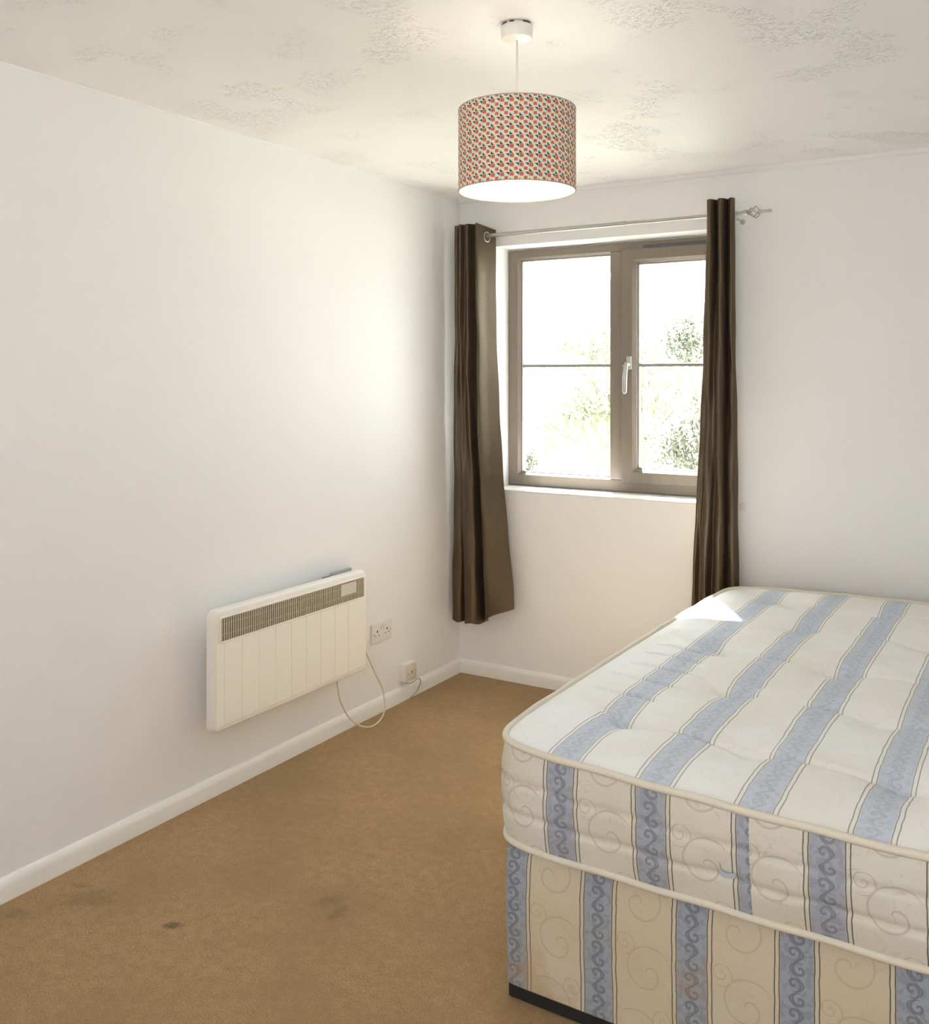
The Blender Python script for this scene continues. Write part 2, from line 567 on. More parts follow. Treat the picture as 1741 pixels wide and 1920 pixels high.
for k, par in ((0, win), (1, sash)):
    x0, x1 = GX[k]; z0, z1 = GZ[k]
    bm = bmesh.new(); box(bm, (x0 - .006, FY + .037, z0 - .006), (x1 + .006, FY + .041, z1 + .006))
    put('pane', bm, M['glass'], par)
    bm = bmesh.new(); ring(bm, x0 - .001, x1 + .001, z0 - .001, z1 + .001, .007, .007, .007, .007, FY + .018, FY + .036, .003)
    put('gasket', bm, M['gasket'], par)
    bm = bmesh.new(); box(bm, (x0, FY + .026, 1.549), (x1, FY + .036, 1.564), .002)
    put('glazing_bar', bm, M['gasket'], par)
bm = bmesh.new(); box(bm, (.925, FY - .018, 2.100), (1.30, FY - .008, 2.124), .004)
for i in range(18): box(bm, (.94 + i * .0195, FY - .0195, 2.107), (.953 + i * .0195, FY - .0175, 2.117))
bmesh.ops.translate(bm, verts=bm.verts, vec=(0, .008, .0))
put('trickle_vent', bm, M['vent'], win, smooth_angle=30)
# espagnolette handle: base plate, neck and dropped lever
hx = .862
bm = bmesh.new()
box(bm, (hx - .013, FY - .024, 1.535), (hx + .013, FY - .012, 1.600), .0055, 3)
tube(bm, [(hx, FY - .022, 1.560), (hx, FY - .052, 1.558)], [.0095, .0085], 14)
lev = catmull([(hx + .001, FY - .050, 1.566), (hx - .001, FY - .056, 1.545), (hx - .006, FY - .056, 1.50), (hx - .008, FY - .053, 1.45), (hx - .009, FY - .050, 1.428)], 18)
tube(bm, lev, [.008 + .0035 * math.sin(i / 17 * 2.4) for i in range(18)], 12)
bmesh.ops.create_icosphere(bm, subdivisions=2, radius=.0085, matrix=Matrix.Translation(lev[-1]))
tube(bm, [(hx - .011, FY - .040, 1.553), (hx - .011, FY - .060, 1.552)], .0055, 12)
tag(put('handle', bm, M['chrome'], sash, smooth_angle=40), 'chrome window handle')
bm = bmesh.new()      # sill board with a round nose, tucked under the frame
prof = [(FY + .05, .925), (FY + .05, .948), (.006, .945), (.001, .9425), (-.001, .9395), (.001, .936), (.004, .934), (.004, .925)]
A = [bm.verts.new((OX0 + .0005, y, z)) for y, z in prof]; B = [bm.verts.new((OX1 - .0005, y, z)) for y, z in prof]
for i in range(len(prof)): bm.faces.new((A[i], A[(i + 1) % len(prof)], B[(i + 1) % len(prof)], B[i]))
bm.faces.new(A); bm.faces.new(B); bmesh.ops.recalc_face_normals(bm, faces=bm.faces)
put('window_sill', bm, M['sill'], win, smooth_angle=40)

# ------------------------------------------------------------------ outdoors
bm = bmesh.new(); box(bm, (-60, .6, -3.0), (40, 90, -2.7)); tag(put('ground', bm, M['lawn']), kind='structure')
def leaf_cloud(bm, blobs, n, size, seed):
    rnd = random.Random(seed)
    for _ in range(n):
        cx, cy, cz, rx, ry, rz = rnd.choice(blobs)
        while True:
            p = Vector((rnd.uniform(-1, 1), rnd.uniform(-1, 1), rnd.uniform(-1, 1)))
            if p.length <= 1: break
        p = p * (.55 + .45 * p.length)
        c = Vector((cx + p.x * rx, cy + p.y * ry, cz + p.z * rz))
        s = size * rnd.uniform(.6, 1.3)
        q = Matrix.Rotation(rnd.uniform(0, 6.28), 3, 'Z') @ Matrix.Rotation(rnd.uniform(-1.2, 1.2), 3, 'X') @ Matrix.Rotation(rnd.uniform(0, 6.28), 3, 'Y')
        pts = [(-.5, 0, 0), (-.12, .24, .06), (.5, 0, 0), (-.12, -.24, .06)]
        f = [bm.verts.new(c + q @ Vector(k) * s) for k in pts]
        bm.faces.new((f[0], f[1], f[2])); bm.faces.new((f[0], f[2], f[3]))
def tree(name, label, base, top, blobs, n, size, leaf, seed, trunk=.09):
    rnd = random.Random(seed + 50)
    t = empty(name, base); tag(t, label, 'tree', 'trees outside the window')
    bm = bmesh.new()
    b, tp = Vector(base), Vector(top)
    tube(bm, catmull([b, b.lerp(tp, .4) + Vector((.06, .03, 0)), b.lerp(tp, .75) - Vector((.05, 0, 0)), tp], 14), [trunk * (1 - .075 * i) + .004 for i in range(14)], 9)
    for cx, cy, cz, rx, ry, rz in blobs:
        for _ in range(4):
            s0 = b.lerp(tp, rnd.uniform(.5, .95)); e = Vector((cx + rnd.uniform(-.8, .8) * rx, cy + rnd.uniform(-.8, .8) * ry, cz + rnd.uniform(-.4, .9) * rz))
            tube(bm, catmull([s0, s0.lerp(e, .5) + Vector((0, 0, -.06)), e], 7), [.022 - .0028 * i for i in range(7)], 6)
    put('trunk', bm, M['bark'], t, smooth_angle=60)
    bm = bmesh.new(); leaf_cloud(bm, blobs, n, size, seed); tag(put('crown', bm, leaf, t), kind='stuff')
    return t
tree('garden_tree', 'pale leafy tree behind the left pane, thin branches showing', (-1.75, 6.3, -2.7), (-1.75, 6.3, 2.15),
     [(-1.75, 6.2, 1.95, .42, .4, .36), (-2.35, 6.4, 1.9, .5, .5, .45), (-2.0, 6.2, 1.15, .42, .4, .3), (-1.5, 6.4, .75, .4, .4, .35), (-2.5, 6.3, .9, .4, .4, .4), (-1.45, 6.5, 1.65, .4, .4, .4)],
     3800, .085, M['leafA'], 3)
tree('garden_tree', 'darker dense tree behind the right pane', (-.25, 5.2, -2.7), (-.30, 5.2, 1.8),
     [(-.35, 5.2, .95, .40, .4, .46), (-.05, 5.4, 1.3, .5, .5, .5), (-.62, 5.2, .8, .28, .3, .3), (-.5, 5.1, 1.9, .26, .3, .28), (-.1, 5.3, 1.85, .3, .3, .3)],
     4200, .07, M['leafB'], 8)
tree('garden_shrub', 'low dark shrub at the lower left corner of the left pane', (-2.28, 4.9, -2.7), (-2.28, 4.9, .6),
     [(-2.22, 4.9, .62, .2, .2, .26), (-2.3, 4.9, .1, .35, .3, .5)], 1500, .06, M['leafB'], 21, .05)
tree('garden_tree', 'tall faint tree far behind the others, filling both panes', (-2.6, 9.5, -2.7), (-2.6, 9.5, 2.2),
     [(-3.4, 9.6, 1.6, .9, .7, .8), (-2.4, 9.6, 1.5, .9, .7, .9), (-1.5, 9.6, 1.4, .9, .7, .8), (-3.0, 9.6, .6, 1.2, .7, .6), (-1.6, 9.6, .5, 1.0, .7, .6)],
     3000, .12, M['leafA'], 31, .12)
hs = empty('house', (-8.2, 15, -2.7)); tag(hs, 'pale house with a pitched roof, faint beyond the left pane', 'house')
bm = bmesh.new(); box(bm, (-12.5, 14.5, -2.7), (-7.35, 20, 4.0)); put('wall', bm, M['render'], hs)
bm = bmesh.new()
pr = [(-12.8, 4.0), (-7.0, 4.0), (-9.9, 5.9)]
A = [bm.verts.new((x, 14.2, z)) for x, z in pr]; B = [bm.verts.new((x, 20.3, z)) for x, z in pr]
for i in range(3): bm.faces.new((A[i], A[(i + 1) % 3], B[(i + 1) % 3], B[i]))
bm.faces.new(A); bm.faces.new(B); bmesh.ops.recalc_face_normals(bm, faces=bm.faces)
put('roof', bm, M['tile'], hs)
for x in (-8.35, -9.9):
    bm = bmesh.new(); box(bm, (x - .45, 14.44, 2.2), (x + .45, 14.52, 3.5)); put('window', bm, M['pane'], hs)

# ------------------------------------------------------------------ curtain pole
RY, RZ = -.10, 2.191
rod = empty('curtain_pole', (.8, 0, RZ)); tag(rod, 'slim chrome curtain pole with cage end, across the top of the window', 'curtain pole')
bm = bmesh.new()
tube(bm, [(.075, RY, RZ), (.93, RY, RZ)], .0098, 16)
put('pole', bm, M['chrome'], rod, smooth_angle=40)
bm = bmesh.new(); tube(bm, [(.90, RY, RZ), (1.475, RY, RZ)], .0080, 16)
tube(bm, [(.925, RY, RZ), (.94, RY, RZ)], .0108, 16)
put('pole_extension', bm, M['chrome'], rod, smooth_angle=40)
for bx in (.10, 1.434):
    bm = bmesh.new()
    lathe(bm, [(.0, 0), (.012, 0), (.012, -.004), (.0045, -.007), (.0045, -.10)], (bx, 0, RZ - .022), 20, 'Y')
    tube(bm, catmull([(bx, RY + .002, RZ - .022), (bx, RY - .012, RZ - .016), (bx, RY - .0125, RZ), (bx, RY - .010, RZ + .008)], 10), .004, 8)
    put('wall_bracket', bm, M['chrome'], rod, smooth_angle=40)
fx = 1.475
bm = bmesh.new()
lathe(bm, [(.0, -.012), (.0105, -.012), (.0115, -.006), (.0100, .004), (.0125, .008), (.0085, .012), (.007, .018), (0, .018)], (fx, RY, RZ), 18, 'X')
for k in range(4):     # twisted basket wires
    pts = []
    for i in range(17):
        t = i / 16; a = 2 * math.pi * k / 4 + t * 2.6
        r = .004 + .0205 * math.sin(math.pi * t) ** .8
        pts.append((fx + .014 + .044 * t, RY + r * math.cos(a), RZ + r * math.sin(a)))
    tube(bm, pts, .0026, 8)
lathe(bm, [(.0, .054), (.009, .054), (.0095, .060), (.006, .066), (.0055, .085), (.007, .096), (.0072, .102), (.004, .107), (0, .108)], (fx, RY, RZ), 18, 'X')
put('finial', bm, M['chrome'], rod, smooth_angle=40)

# ------------------------------------------------------------------ curtains
def curtain(name, label, top, bot, ztop, zbot, wtab, eyelets, seed, origin):
    """top / bot: plan points of the gathered cloth; wtab: (z, blend) table; zbot(f), ztop(f) hem heights along the cloth"""
    NU, NZ = 150, 90
    T = catmull([(x, y, 0) for x, y in top], NU); B = catmull([(x, y, 0) for x, y in bot], NU)
    rnd = random.Random(seed)
    ph = [rnd.uniform(0, 6.28) for _ in range(6)]
    def blend(z):
        for (z0, b0), (z1, b1) in zip(wtab, wtab[1:]):
            if z <= z0 and z >= z1:
                t = (z0 - z) / (z0 - z1); return b0 + (b1 - b0) * t
        return wtab[-1][1] if z < wtab[-1][0] else wtab[0][1]
    c = empty(name, origin); tag(c, label, 'curtain', 'pair of curtains')
    bm = bmesh.new()
    G = []
    for j in range(NZ + 1):
        t = j / NZ
        row = []
        for i in range(NU):
            f = i / (NU - 1)
            z = ztop(f) + (zbot(f) - ztop(f)) * t
            b = blend(z)
            p = T[i].lerp(B[i], b)
            wv = .0028 * math.sin(z * 7 + ph[0] + f * 9) + .0016 * math.sin(z * 19 + f * 23 + ph[1])
            row.append(bm.verts.new((p.x + wv * .5 * min(1, 4 * t), p.y + wv * min(1, 4 * t), z)))
        G.append(row)
    for j in range(NZ):
        for i in range(NU - 1): bm.faces.new((G[j][i], G[j][i + 1], G[j + 1][i + 1], G[j + 1][i]))
    bm.normal_update()
    bmesh.ops.solidify(bm, geom=bm.faces[:], thickness=.0022)
    bmesh.ops.recalc_face_normals(bm, faces=bm.faces)
    fab = put('fabric', bm, M['satin'], c, smooth_angle=60)
    for ex, ey, dx, dy in eyelets:
        bm = bmesh.new()
        d = Vector((dx, dy, 0)).normalized(); n = Vector((d.y, -d.x, 0))
        pts = [Vector((ex, ey, RZ - .006)) + (d * math.cos(a) + Vector((0, 0, 1)) * math.sin(a)) * .0235 for a in [2 * math.pi * k / 32 for k in range(32)]]
        tube(bm, pts, .0045, 10, closed=True)
        tag(put('eyelet', bm, M['chrome'], c, smooth_angle=60), 'chrome eyelet ring')
    return c
lt = [(.046, -.120), (.060, -.134), (.082, -.118), (.088, -.138), (.098, -.160), (.113, -.138), (.123, -.143), (.138, -.160), (.160, -.130), (.179, -.122), (.203, -.178), (.216, -.105), (.230, -.036)]
lb = [(.022, -.100), (.040, -.116), (.070, -.112), (.094, -.070), (.097, -.112), (.122, -.134), (.150, -.128), (.172, -.096), (.186, -.052), (.208, -.062), (.232, -.128), (.296, -.112), (.366, -.080)]
curtain('curtain', 'left brown satin eyelet curtain hanging in the room corner', lt, lb,
        lambda f: 2.248 - .022 * max(0, (f - .8) / .2),
        lambda f: .288 + .094 * max(0, (f - .70) / .30) ** 1.2 + .004 * math.sin(f * 30),
        [(2.25, 0), (2.19, 0), (1.88, .03), (1.52, .09), (1.26, .23), (1.05, .40), (.74, .63), (.485, .86), (.28, 1)],
        [(.216, -.100, .17, .98)], 4, (.15, -.1, 2.19))
rt = [(1.318, -.122), (1.323, -.142), (1.336, -.160), (1.349, -.146), (1.361, -.116), (1.368, -.142), (1.382, -.160), (1.395, -.144), (1.404, -.116), (1.415, -.136), (1.426, -.150), (1.434, -.128)]
rb = [(1.226, -.060), (1.238, -.088), (1.262, -.070), (1.276, -.112), (1.304, -.126), (1.326, -.086), (1.352, -.122), (1.376, -.116), (1.390, -.080), (1.412, -.116), (1.432, -.112), (1.445, -.088)]
curtain('curtain', 'right brown satin eyelet curtain falling behind the mattress', rt, rb,
        lambda f: 2.252, lambda f: .285 + .004 * math.sin(f * 25),
        [(2.26, 0), (2.09, 0), (1.745, .19), (1.40, .36), (1.05, .55), (.82, .78), (.59, .93), (.28, 1)],
        [], 9, (1.36, -.1, 2.19))

# tie-back hook on the back wall
bm = bmesh.new()
box(bm, (1.420, -.008, .925), (1.447, 0, .958), .003)
tube(bm, catmull([(1.436, -.006, .945), (1.440, -.022, .943), (1.445, -.028, .948), (1.447, -.024, .956)], 10), .004, 8)
tag(put('wall_hook', bm, M['plastic'], loc=(1.433, 0, .94), smooth_angle=40), 'small white tie-back hook on the wall right of the right curtain', 'hook')

# ------------------------------------------------------------------ pendant lamp
LX, LY = 1.394, -1.992
lamp = empty('pendant_lamp', (LX, LY, RH)); tag(lamp, 'ceiling pendant lamp with an orange and navy patterned drum shade', 'lamp')
bm = bmesh.new()
lathe(bm, [(0, -.001), (.034, -.001), (.034, -.006), (.0405, -.0065), (.0415, -.012), (.0395, -.034), (.0375, -.037), (.028, -.0395), (.008, -.0405), (0, -.0405)], (LX, LY, RH), 56)
rose = put('ceiling_rose', bm, M['rose'], lamp, smooth_angle=35)
for a0, a1 in ((3.9, 4.35), (4.7, 4.98), (5.65, 6.25), (.9, 1.4), (2.2, 2.7)):
    pts = [(LX + .0368 * math.cos(a), LY + .0368 * math.sin(a), RH - .0034) for a in [a0 + (a1 - a0) * i / 8 for i in range(9)]]
    bm = bmesh.new(); tube(bm, pts, .0026, 6)
    put('vent_slot', bm, M['slot'], rose)
ZT, ZB, SR = 2.180, 1.973, .150
bm = bmesh.new(); tube(bm, [(LX, LY, RH - .038), (LX, LY, 2.12)], .0026, 10); put('cord', bm, M['plastic2'], lamp, smooth_angle=60)
bm = bmesh.new()
lathe(bm, [(0, 2.135), (.010, 2.135), (.014, 2.125), (.0165, 2.105), (.0165, 2.075), (.019, 2.072), (.019, 2.064), (0, 2.064)], (LX, LY, 0), 24)
put('lamp_holder', bm, M['rose'], lamp, smooth_angle=35)
bm = bmesh.new()
lathe(bm, [(0, 2.066), (.013, 2.066), (.014, 2.050), (.022, 2.034), (.0285, 2.016), (.030, 2.002), (.027, 1.988), (.018, 1.978), (.008, 1.9745), (0, 1.974)], (LX, LY, 0), 28)
put('bulb', bm, M['bulb'], lamp, smooth_angle=60)
bm = bmesh.new()
uvl = bm.loops.layers.uv.new('UVMap')
SEG, ROW = 160, 10
REP, VR = 40, 9.25
out = [[bm.verts.new((LX + SR * math.cos(2 * math.pi * k / SEG), LY + SR * math.sin(2 * math.pi * k / SEG), ZT + (ZB - ZT) * j / ROW)) for k in range(SEG)] for j in range(ROW + 1)]
for j in range(ROW):
    for k in range(SEG):
        f = bm.faces.new((out[j][k], out[j + 1][k], out[j + 1][(k + 1) % SEG], out[j][(k + 1) % SEG]))
        for lp, (kk, jj) in zip(f.loops, ((k, j), (k, j + 1), (k + 1, j + 1), (k + 1, j))):
            lp[uvl].uv = (kk / SEG * REP, jj / ROW * VR)
drum = put('drum_shade', bm, M['shade'], lamp, smooth_angle=40)
bm = bmesh.new()
lathe(bm, [(SR - .0012, ZT - .001), (SR - .0012, ZB + .001)], (LX, LY, 0), 160, cap=False)
for f in bm.faces: f.normal_flip()
tag(put('lining', bm, M['lining'], drum, smooth_angle=40), 'white inner lining')
for z in (ZT, ZB):
    bm = bmesh.new()
    tube(bm, [(LX + (SR - .001) * math.cos(2 * math.pi * k / 120), LY + (SR - .001) * math.sin(2 * math.pi * k / 120), z) for k in range(120)], .0016, 6, closed=True)
    put('rim', bm, M['rimtape'], drum)
bm = bmesh.new()
tube(bm, [(LX + .021 * math.cos(2 * math.pi * k / 30), LY + .021 * math.sin(2 * math.pi * k / 30), 2.086) for k in range(30)], .0018, 6, closed=True)
for k in range(3):
    a = .4 + 2 * math.pi * k / 3
    ca, sa = math.cos(a), math.sin(a)
    tube(bm, [(LX + .021 * ca, LY + .021 * sa, 2.086), (LX + .10 * ca, LY + .10 * sa, 2.088), (LX + (SR - .002) * ca, LY + (SR - .002) * sa, ZT - .004)], .0016, 6)
put('spider_frame', bm, M['rose'], lamp)

# ------------------------------------------------------------------ panel heater
HY0, HY1, HZ0, HZ1 = -1.784, -.911, .262, .688
ht = empty('wall_heater', (0, (HY0 + HY1) / 2, HZ0)); tag(ht, 'cream electric panel heater on the left wall', 'heater')
def rrect(x, y0, y1, z0, z1, r, n=8):
    out = []
    for cy, cz, a0 in ((y1 - r, z1 - r, 0), (y0 + r, z1 - r, 90), (y0 + r, z0 + r, 180), (y1 - r, z0 + r, 270)):
        for i in range(n + 1):
            a = math.radians(a0 + 90 * i / n); out.append(Vector((x, cy + r * math.cos(a), cz + r * math.sin(a))))
    return out
bm = bmesh.new()
lv = [(.062, .010, .022), (.066, .0, .028), (.084, .0, .028), (.092, .0015, .028), (.0975, .005, .026), (.0995, .010, .024)]
L = [[bm.verts.new(p) for p in rrect(x, HY0 + i, HY1 - i, HZ0 + i, HZ1 - i, r)] for x, i, r in lv]
for A, B in zip(L, L[1:]):
    for k in range(len(A)): bm.faces.new((A[k], A[(k + 1) % len(A)], B[(k + 1) % len(B)], B[k]))
bm.faces.new(L[0]); bm.faces.new(L[-1])
bmesh.ops.recalc_face_normals(bm, faces=bm.faces)
put('casing', bm, M['creamside'], ht, smooth_angle=45)
bm = bmesh.new()
pw = .0870
for k in range(10):
    a = HY0 + .012 if k == 0 else HY0 + .049 + (k - 1) * pw + .0006
    b = HY0 + .049 + k * pw - .0006 if k < 9 else HY1 - .012
    box(bm, (.0985, a, HZ0 + .022), (.1012, b, HZ0 + .308), .0008, 1)
put('front_panel', bm, M['cream'], ht, smooth_angle=30)
GY0, GY1, GZ0, GZ1 = -1.752, -.935, .578, .658
bm = bmesh.new()
o1 = rrect(.1000, GY0 - .006, GY1 + .006, GZ0 - .006, GZ1 + .006, .012); o2 = rrect(.1040, GY0 - .004, GY1 + .004, GZ0 - .004, GZ1 + .004, .010); o3 = rrect(.1035, GY0, GY1, GZ0, GZ1, .006); o4 = rrect(.0990, GY0, GY1, GZ0, GZ1, .006)
L = [[bm.verts.new(p) for p in r] for r in (o1, o2, o3, o4)]
for A, B in zip(L, L[1:]):
    for k in range(len(A)): bm.faces.new((A[k], A[(k + 1) % len(A)], B[(k + 1) % len(B)], B[k]))
bmesh.ops.recalc_face_normals(bm, faces=bm.faces)
gr = put('grille_surround', bm, M['creamside'], ht, smooth_angle=45)
bm = bmesh.new(); box(bm, (.0993, GY0, GZ0), (.0999, GY1, GZ1)); put('grille_recess', bm, M['slot'], gr)
bm = bmesh.new()
nf = 74
for k in range(nf):
    y = GY0 + .006 + (GY1 - GY0 - .012) * k / (nf - 1)
    box(bm, (.0996, y - .0026, GZ0), (.1026, y + .0026, GZ1))
for z in (GZ0 + .022, GZ0 + .058): box(bm, (.0995, GY0, z - .001), (.1010, GY1, z + .001))
put('grille_fins', bm, M['fin'], gr)
bm = bmesh.new(); box(bm, (.1027, -1.090, .605), (.1034, -.990, .652), .0003, 1); tag(put('sticker', bm, M['sticker'], ht), 'pale rectangular sticker on the grille')
for y in (-1.55, -1.02):
    bm = bmesh.new()
    zt = HZ1 - .015 if y > -1.2 else HZ1 - .10
    box(bm, (.0, y - .065, HZ0 + .06), (.004, y + .065, zt)); box(bm, (.003, y - .06, zt - .019), (.066, y + .06, zt - .015)); box(bm, (.003, y - .06, HZ0 + .07), (.066, y + .06, HZ0 + .075))
    if y > -1.2: box(bm, (.050, y - .075, HZ1 - .034), (.060, y + .055, HZ1 + .010), .001)
    put('bracket', bm, M['steel'], ht)
bm = bmesh.new()
cab = [(.050, -.865, .330), (.062, -.850, .288), (.068, -.808, .209), (.071, -.765, .139), (.073, -.747, .074), (.077, -.758, .032), (.084, -.80, .008), (.090, -.862, .0042), (.083, -.912, .017), (.076, -.963, .048), (.070, -1.008, .095), (.068, -1.042, .150), (.066, -1.056, .187), (.062, -1.062, .235), (.058, -1.062, .29)]
tube(bm, catmull(cab, 90), .0036, 10)
tag(put('power_cable', bm, M['cable'], ht, smooth_angle=60), 'looped cream power cable')

# ------------------------------------------------------------------ socket and outlet box
sk = empty('wall_socket', (0, -.680, .357)); tag(sk, 'white double socket on the left wall right of the heater', 'socket')
bm = bmesh.new(); box(bm, (0, -.754, .314), (.010, -.607, .400), .0035, 3); pl = put('faceplate', bm, M['plastic'], sk, smooth_angle=35)
for cy in (-.717, -.644):
    bm = bmesh.new()
    box(bm, (.0098, cy - .0035, .360), (.0106, cy + .0035, .370)); box(bm, (.0098, cy - .016, .345), (.0106, cy - .010, .3495)); box(bm, (.0098, cy + .010, .345), (.0106, cy + .016, .3495))
    put('outlet', bm, M['hole'], pl)
for y in (-.742, -.619):
    bm = bmesh.new(); lathe(bm, [(0, .0112), (.003, .0112), (.0032, .0095), (0, .0095)], (0, y, .357), 12, 'X'); put('screw', bm, M['greycable'], pl)
for cy in (-.690, -.671):
    bm = bmesh.new(); box(bm, (.0095, cy - .006, .370), (.0135, cy + .006, .390), .0012); put('switch', bm, M['plastic2'], pl, smooth_angle=35)
jb = empty('outlet_box', (0, -.49, .13)); tag(jb, 'small cream surface box with a thin cable, low on the left wall', 'outlet box')
bm = bmesh.new(); box(bm, (0, -.532, .091), (.034, -.447, .172), .004, 3); bd = put('back_box', bm, M['plastic'], jb, smooth_angle=35)
bm = bmesh.new(); box(bm, (.0335, -.531, .092), (.040, -.448, .171), .0025, 2); fp = put('faceplate', bm, M['plastic2'], jb, smooth_angle=35)
for y, z in ((-.519, .128), (-.460, .134)):
    bm = bmesh.new(); lathe(bm, [(0, .0412), (.0035, .0412), (.0035, .0395), (0, .0395)], (0, y, z), 12, 'X'); put('screw', bm, M['greycable'], fp)
bm = bmesh.new(); box(bm, (.0398, -.495, .126), (.0406, -.482, .138)); put('outlet', bm, M['greycable'], fp)
bm = bmesh.new()
tube(bm, catmull([(.022, -.530, .094), (.034, -.515, .084), (.045, -.488, .086), (.046, -.455, .091), (.043, -.425, .082), (.036, -.412, .058), (.029, -.425, .030), (.023, -.448, .012), (.020, -.468, .003)], 46), .0023, 8)
put('cable', bm, M['greycable'], jb, smooth_angle=60)

# ------------------------------------------------------------------ bed: divan base and mattress
BX0, BX1 = 1.432, 2.79
BYF, BYH = -2.128, -.185
bcx, bcy = (BX0 + BX1) / 2, (BYF + BYH) / 2
TILT = math.radians(-.9)
Rb = Matrix.Translation((BX0, BYF, 0)) @ Matrix.Rotation(TILT, 4, 'Z') @ Matrix.Translation((-BX0, -BYF, 0))

def base_ring(z, inset, r=.022, n=6):
    x0, x1, y0, y1 = BX0 + inset, BX1 - inset, BYF + inset, BYH - inset
    pts = []
    def arc(cx, cy, a0):
        for i in range(n + 1):
            a = math.radians(a0 + 90 * i / n); pts.append((cx + r * math.cos(a), cy + r * math.sin(a)))
    arc(x0 + r, y0 + r, 180); arc(x1 - r, y0 + r, 270); arc(x1 - r, y1 - r, 0); arc(x0 + r, y1 - r, 90)
    return [(x, y, z) for x, y in pts]
db = empty('divan_base', (bcx, bcy, 0)); tag(db, 'cream and blue striped divan bed base on the carpet under the mattress', 'bed base')
bm = bmesh.new()
uvl = bm.loops.layers.uv.new('UVMap')
zs = [.034, .040, .10, .17, .24, .31, .355, .368, .374]
ins = [.006, .0, .0, -.002, -.003, -.002, .0, .003, .012]
def subdiv(ringpts, step=.06):
    o = []
    n = len(ringpts)
    for i in range(n):
        a, b = Vector(ringpts[i]), Vector(ringpts[(i + 1) % n])
        k = max(1, int((b - a).length / step))
        for j in range(k): o.append(a.lerp(b, j / k))
    return o
ref = subdiv(base_ring(0, 0))
L = []
for z, i_ in zip(zs, ins):
    row = []
    for p in ref:
        c = Vector((bcx, bcy, 0)); d = p - c
        sx = 1 - i_ / ((BX1 - BX0) / 2); sy = 1 - i_ / ((BYH - BYF) / 2)
        row.append(bm.verts.new((c.x + d.x * sx, c.y + d.y * sy, z)))
    L.append(row)
per = [0.0]
for i in range(len(ref)): per.append(per[-1] + (ref[(i + 1) % len(ref)] - ref[i]).length)
i0 = min(range(len(ref)), key=lambda i: (ref[i] - Vector((BX0 + .022, BYF, 0))).length)
nR = len(ref)
for A, B, z0, z1 in zip(L, L[1:], zs, zs[1:]):
    for k in range(nR):
        f = bm.faces.new((A[k], A[(k + 1) % nR], B[(k + 1) % nR], B[k]))
        u0, u1 = per[k] - per[i0] + BX0 + .022, per[k + 1] - per[i0] + BX0 + .022
        for lp, uv in zip(f.loops, ((u0, z0), (u1, z0), (u1, z1), (u0, z1))): lp[uvl].uv = uv
f = bm.faces.new(L[-1])
for lp in f.loops: lp[uvl].uv = (lp.vert.co.x, lp.vert.co.y)
bmesh.ops.transform(bm, matrix=Rb, verts=bm.verts)
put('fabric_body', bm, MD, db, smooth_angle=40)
bm = bmesh.new(); box(bm, (BX0 + .007, BYF + .007, .003), (BX1 - .007, BYH - .007, .036), .004); bmesh.ops.transform(bm, matrix=Rb, verts=bm.verts)  # black liner, made deeper so it also stands for shade under the bed
tag(put('underside_liner_shade', bm, M['liner'], db), 'black cloth underside, deepened to stand in for shade')
for gx, gy in ((BX0 + .10, BYF + .12), (BX1 - .10, BYF + .12), (BX0 + .10, BYH - .12), (BX1 - .10, BYH - .12)):
    bm = bmesh.new(); lathe(bm, [(0, 0), (.022, 0), (.024, .004), (.020, .014), (0, .014)], (gx, gy, 0), 18); bmesh.ops.transform(bm, matrix=Rb, verts=bm.verts)
    put('glide', bm, M['liner'], db, smooth_angle=40)

# mattress
MX0, MX1, MYF, MYH = 1.400, 2.80, -2.150, -.170
mcx, mcy = (MX0 + MX1) / 2, (MYF + MYH) / 2
mhx, mhy = (MX1 - MX0) / 2, (MYH - MYF) / 2
def outline(a, b, k=1.0):
    """square-boundary point -> rounded, slightly bowed mattress outline (local)"""
    n = 16
    if abs(a) + abs(b) < 1e-6: return mcx, mcy
    r = (abs(a) ** n + abs(b) ** n) ** (-1 / n)
    ex, ey = a * r, b * r
    x = ex * mhx + (ex) * .010 * k * (1 - ey * ey)
    y = ey * mhy + k * (ey) * (.034 if ey < 0 else .050) * (1 - ex ** 2)
    return mcx + x, mcy + y
TUFTS = [(1.640, -1.880), (1.955, -1.895), (2.285, -1.90), (2.61, -1.90),
         (1.785, -1.515), (2.180, -1.520), (2.52, -1.52),
         (1.672, -1.145), (2.003, -1.180), (2.34, -1.16), (2.66, -1.16),
         (1.816, -.735), (2.205, -.755), (2.53, -.75),
         (1.690, -.388), (2.005, -.395), (2.34, -.39)]
CREASE = []
for i, a in enumerate(TUFTS):
    for b in TUFTS[i + 1:]:
        d = math.hypot(a[0] - b[0], a[1] - b[1])
        if abs(a[1] - b[1]) < .06 and d < .42: CREASE.append((a, b, .0075, .011))
for y in (-1.70, -1.56, -1.43, -1.31, -1.20):     # pulls from the left edge
    CREASE.append(((1.47, y), (1.69 + .04 * math.sin(y * 20), y - .02), .0095, .007))
CREASE += [((1.785, -1.515), (1.60, -1.36), .005, .012), ((1.64, -1.88), (1.50, -1.80), .006, .012), ((1.955, -1.895), (2.03, -1.70), .005, .02), ((1.785, -1.515), (1.90, -1.40), .004, .02),
           ((2.18, -1.52), (2.10, -1.60), .006, .015), ((2.003, -1.18), (1.93, -1.10), .005, .02)]
ZP = .624                        # height of the upper piping
def seg_d(px, py, a, b):
    vx, vy = b[0] - a[0], b[1] - a[1]
    t = ((px - a[0]) * vx + (py - a[1]) * vy) / (vx * vx + vy * vy)
    t = max(0, min(1, t))
    return math.hypot(px - a[0] - t * vx, py - a[1] - t * vy), t
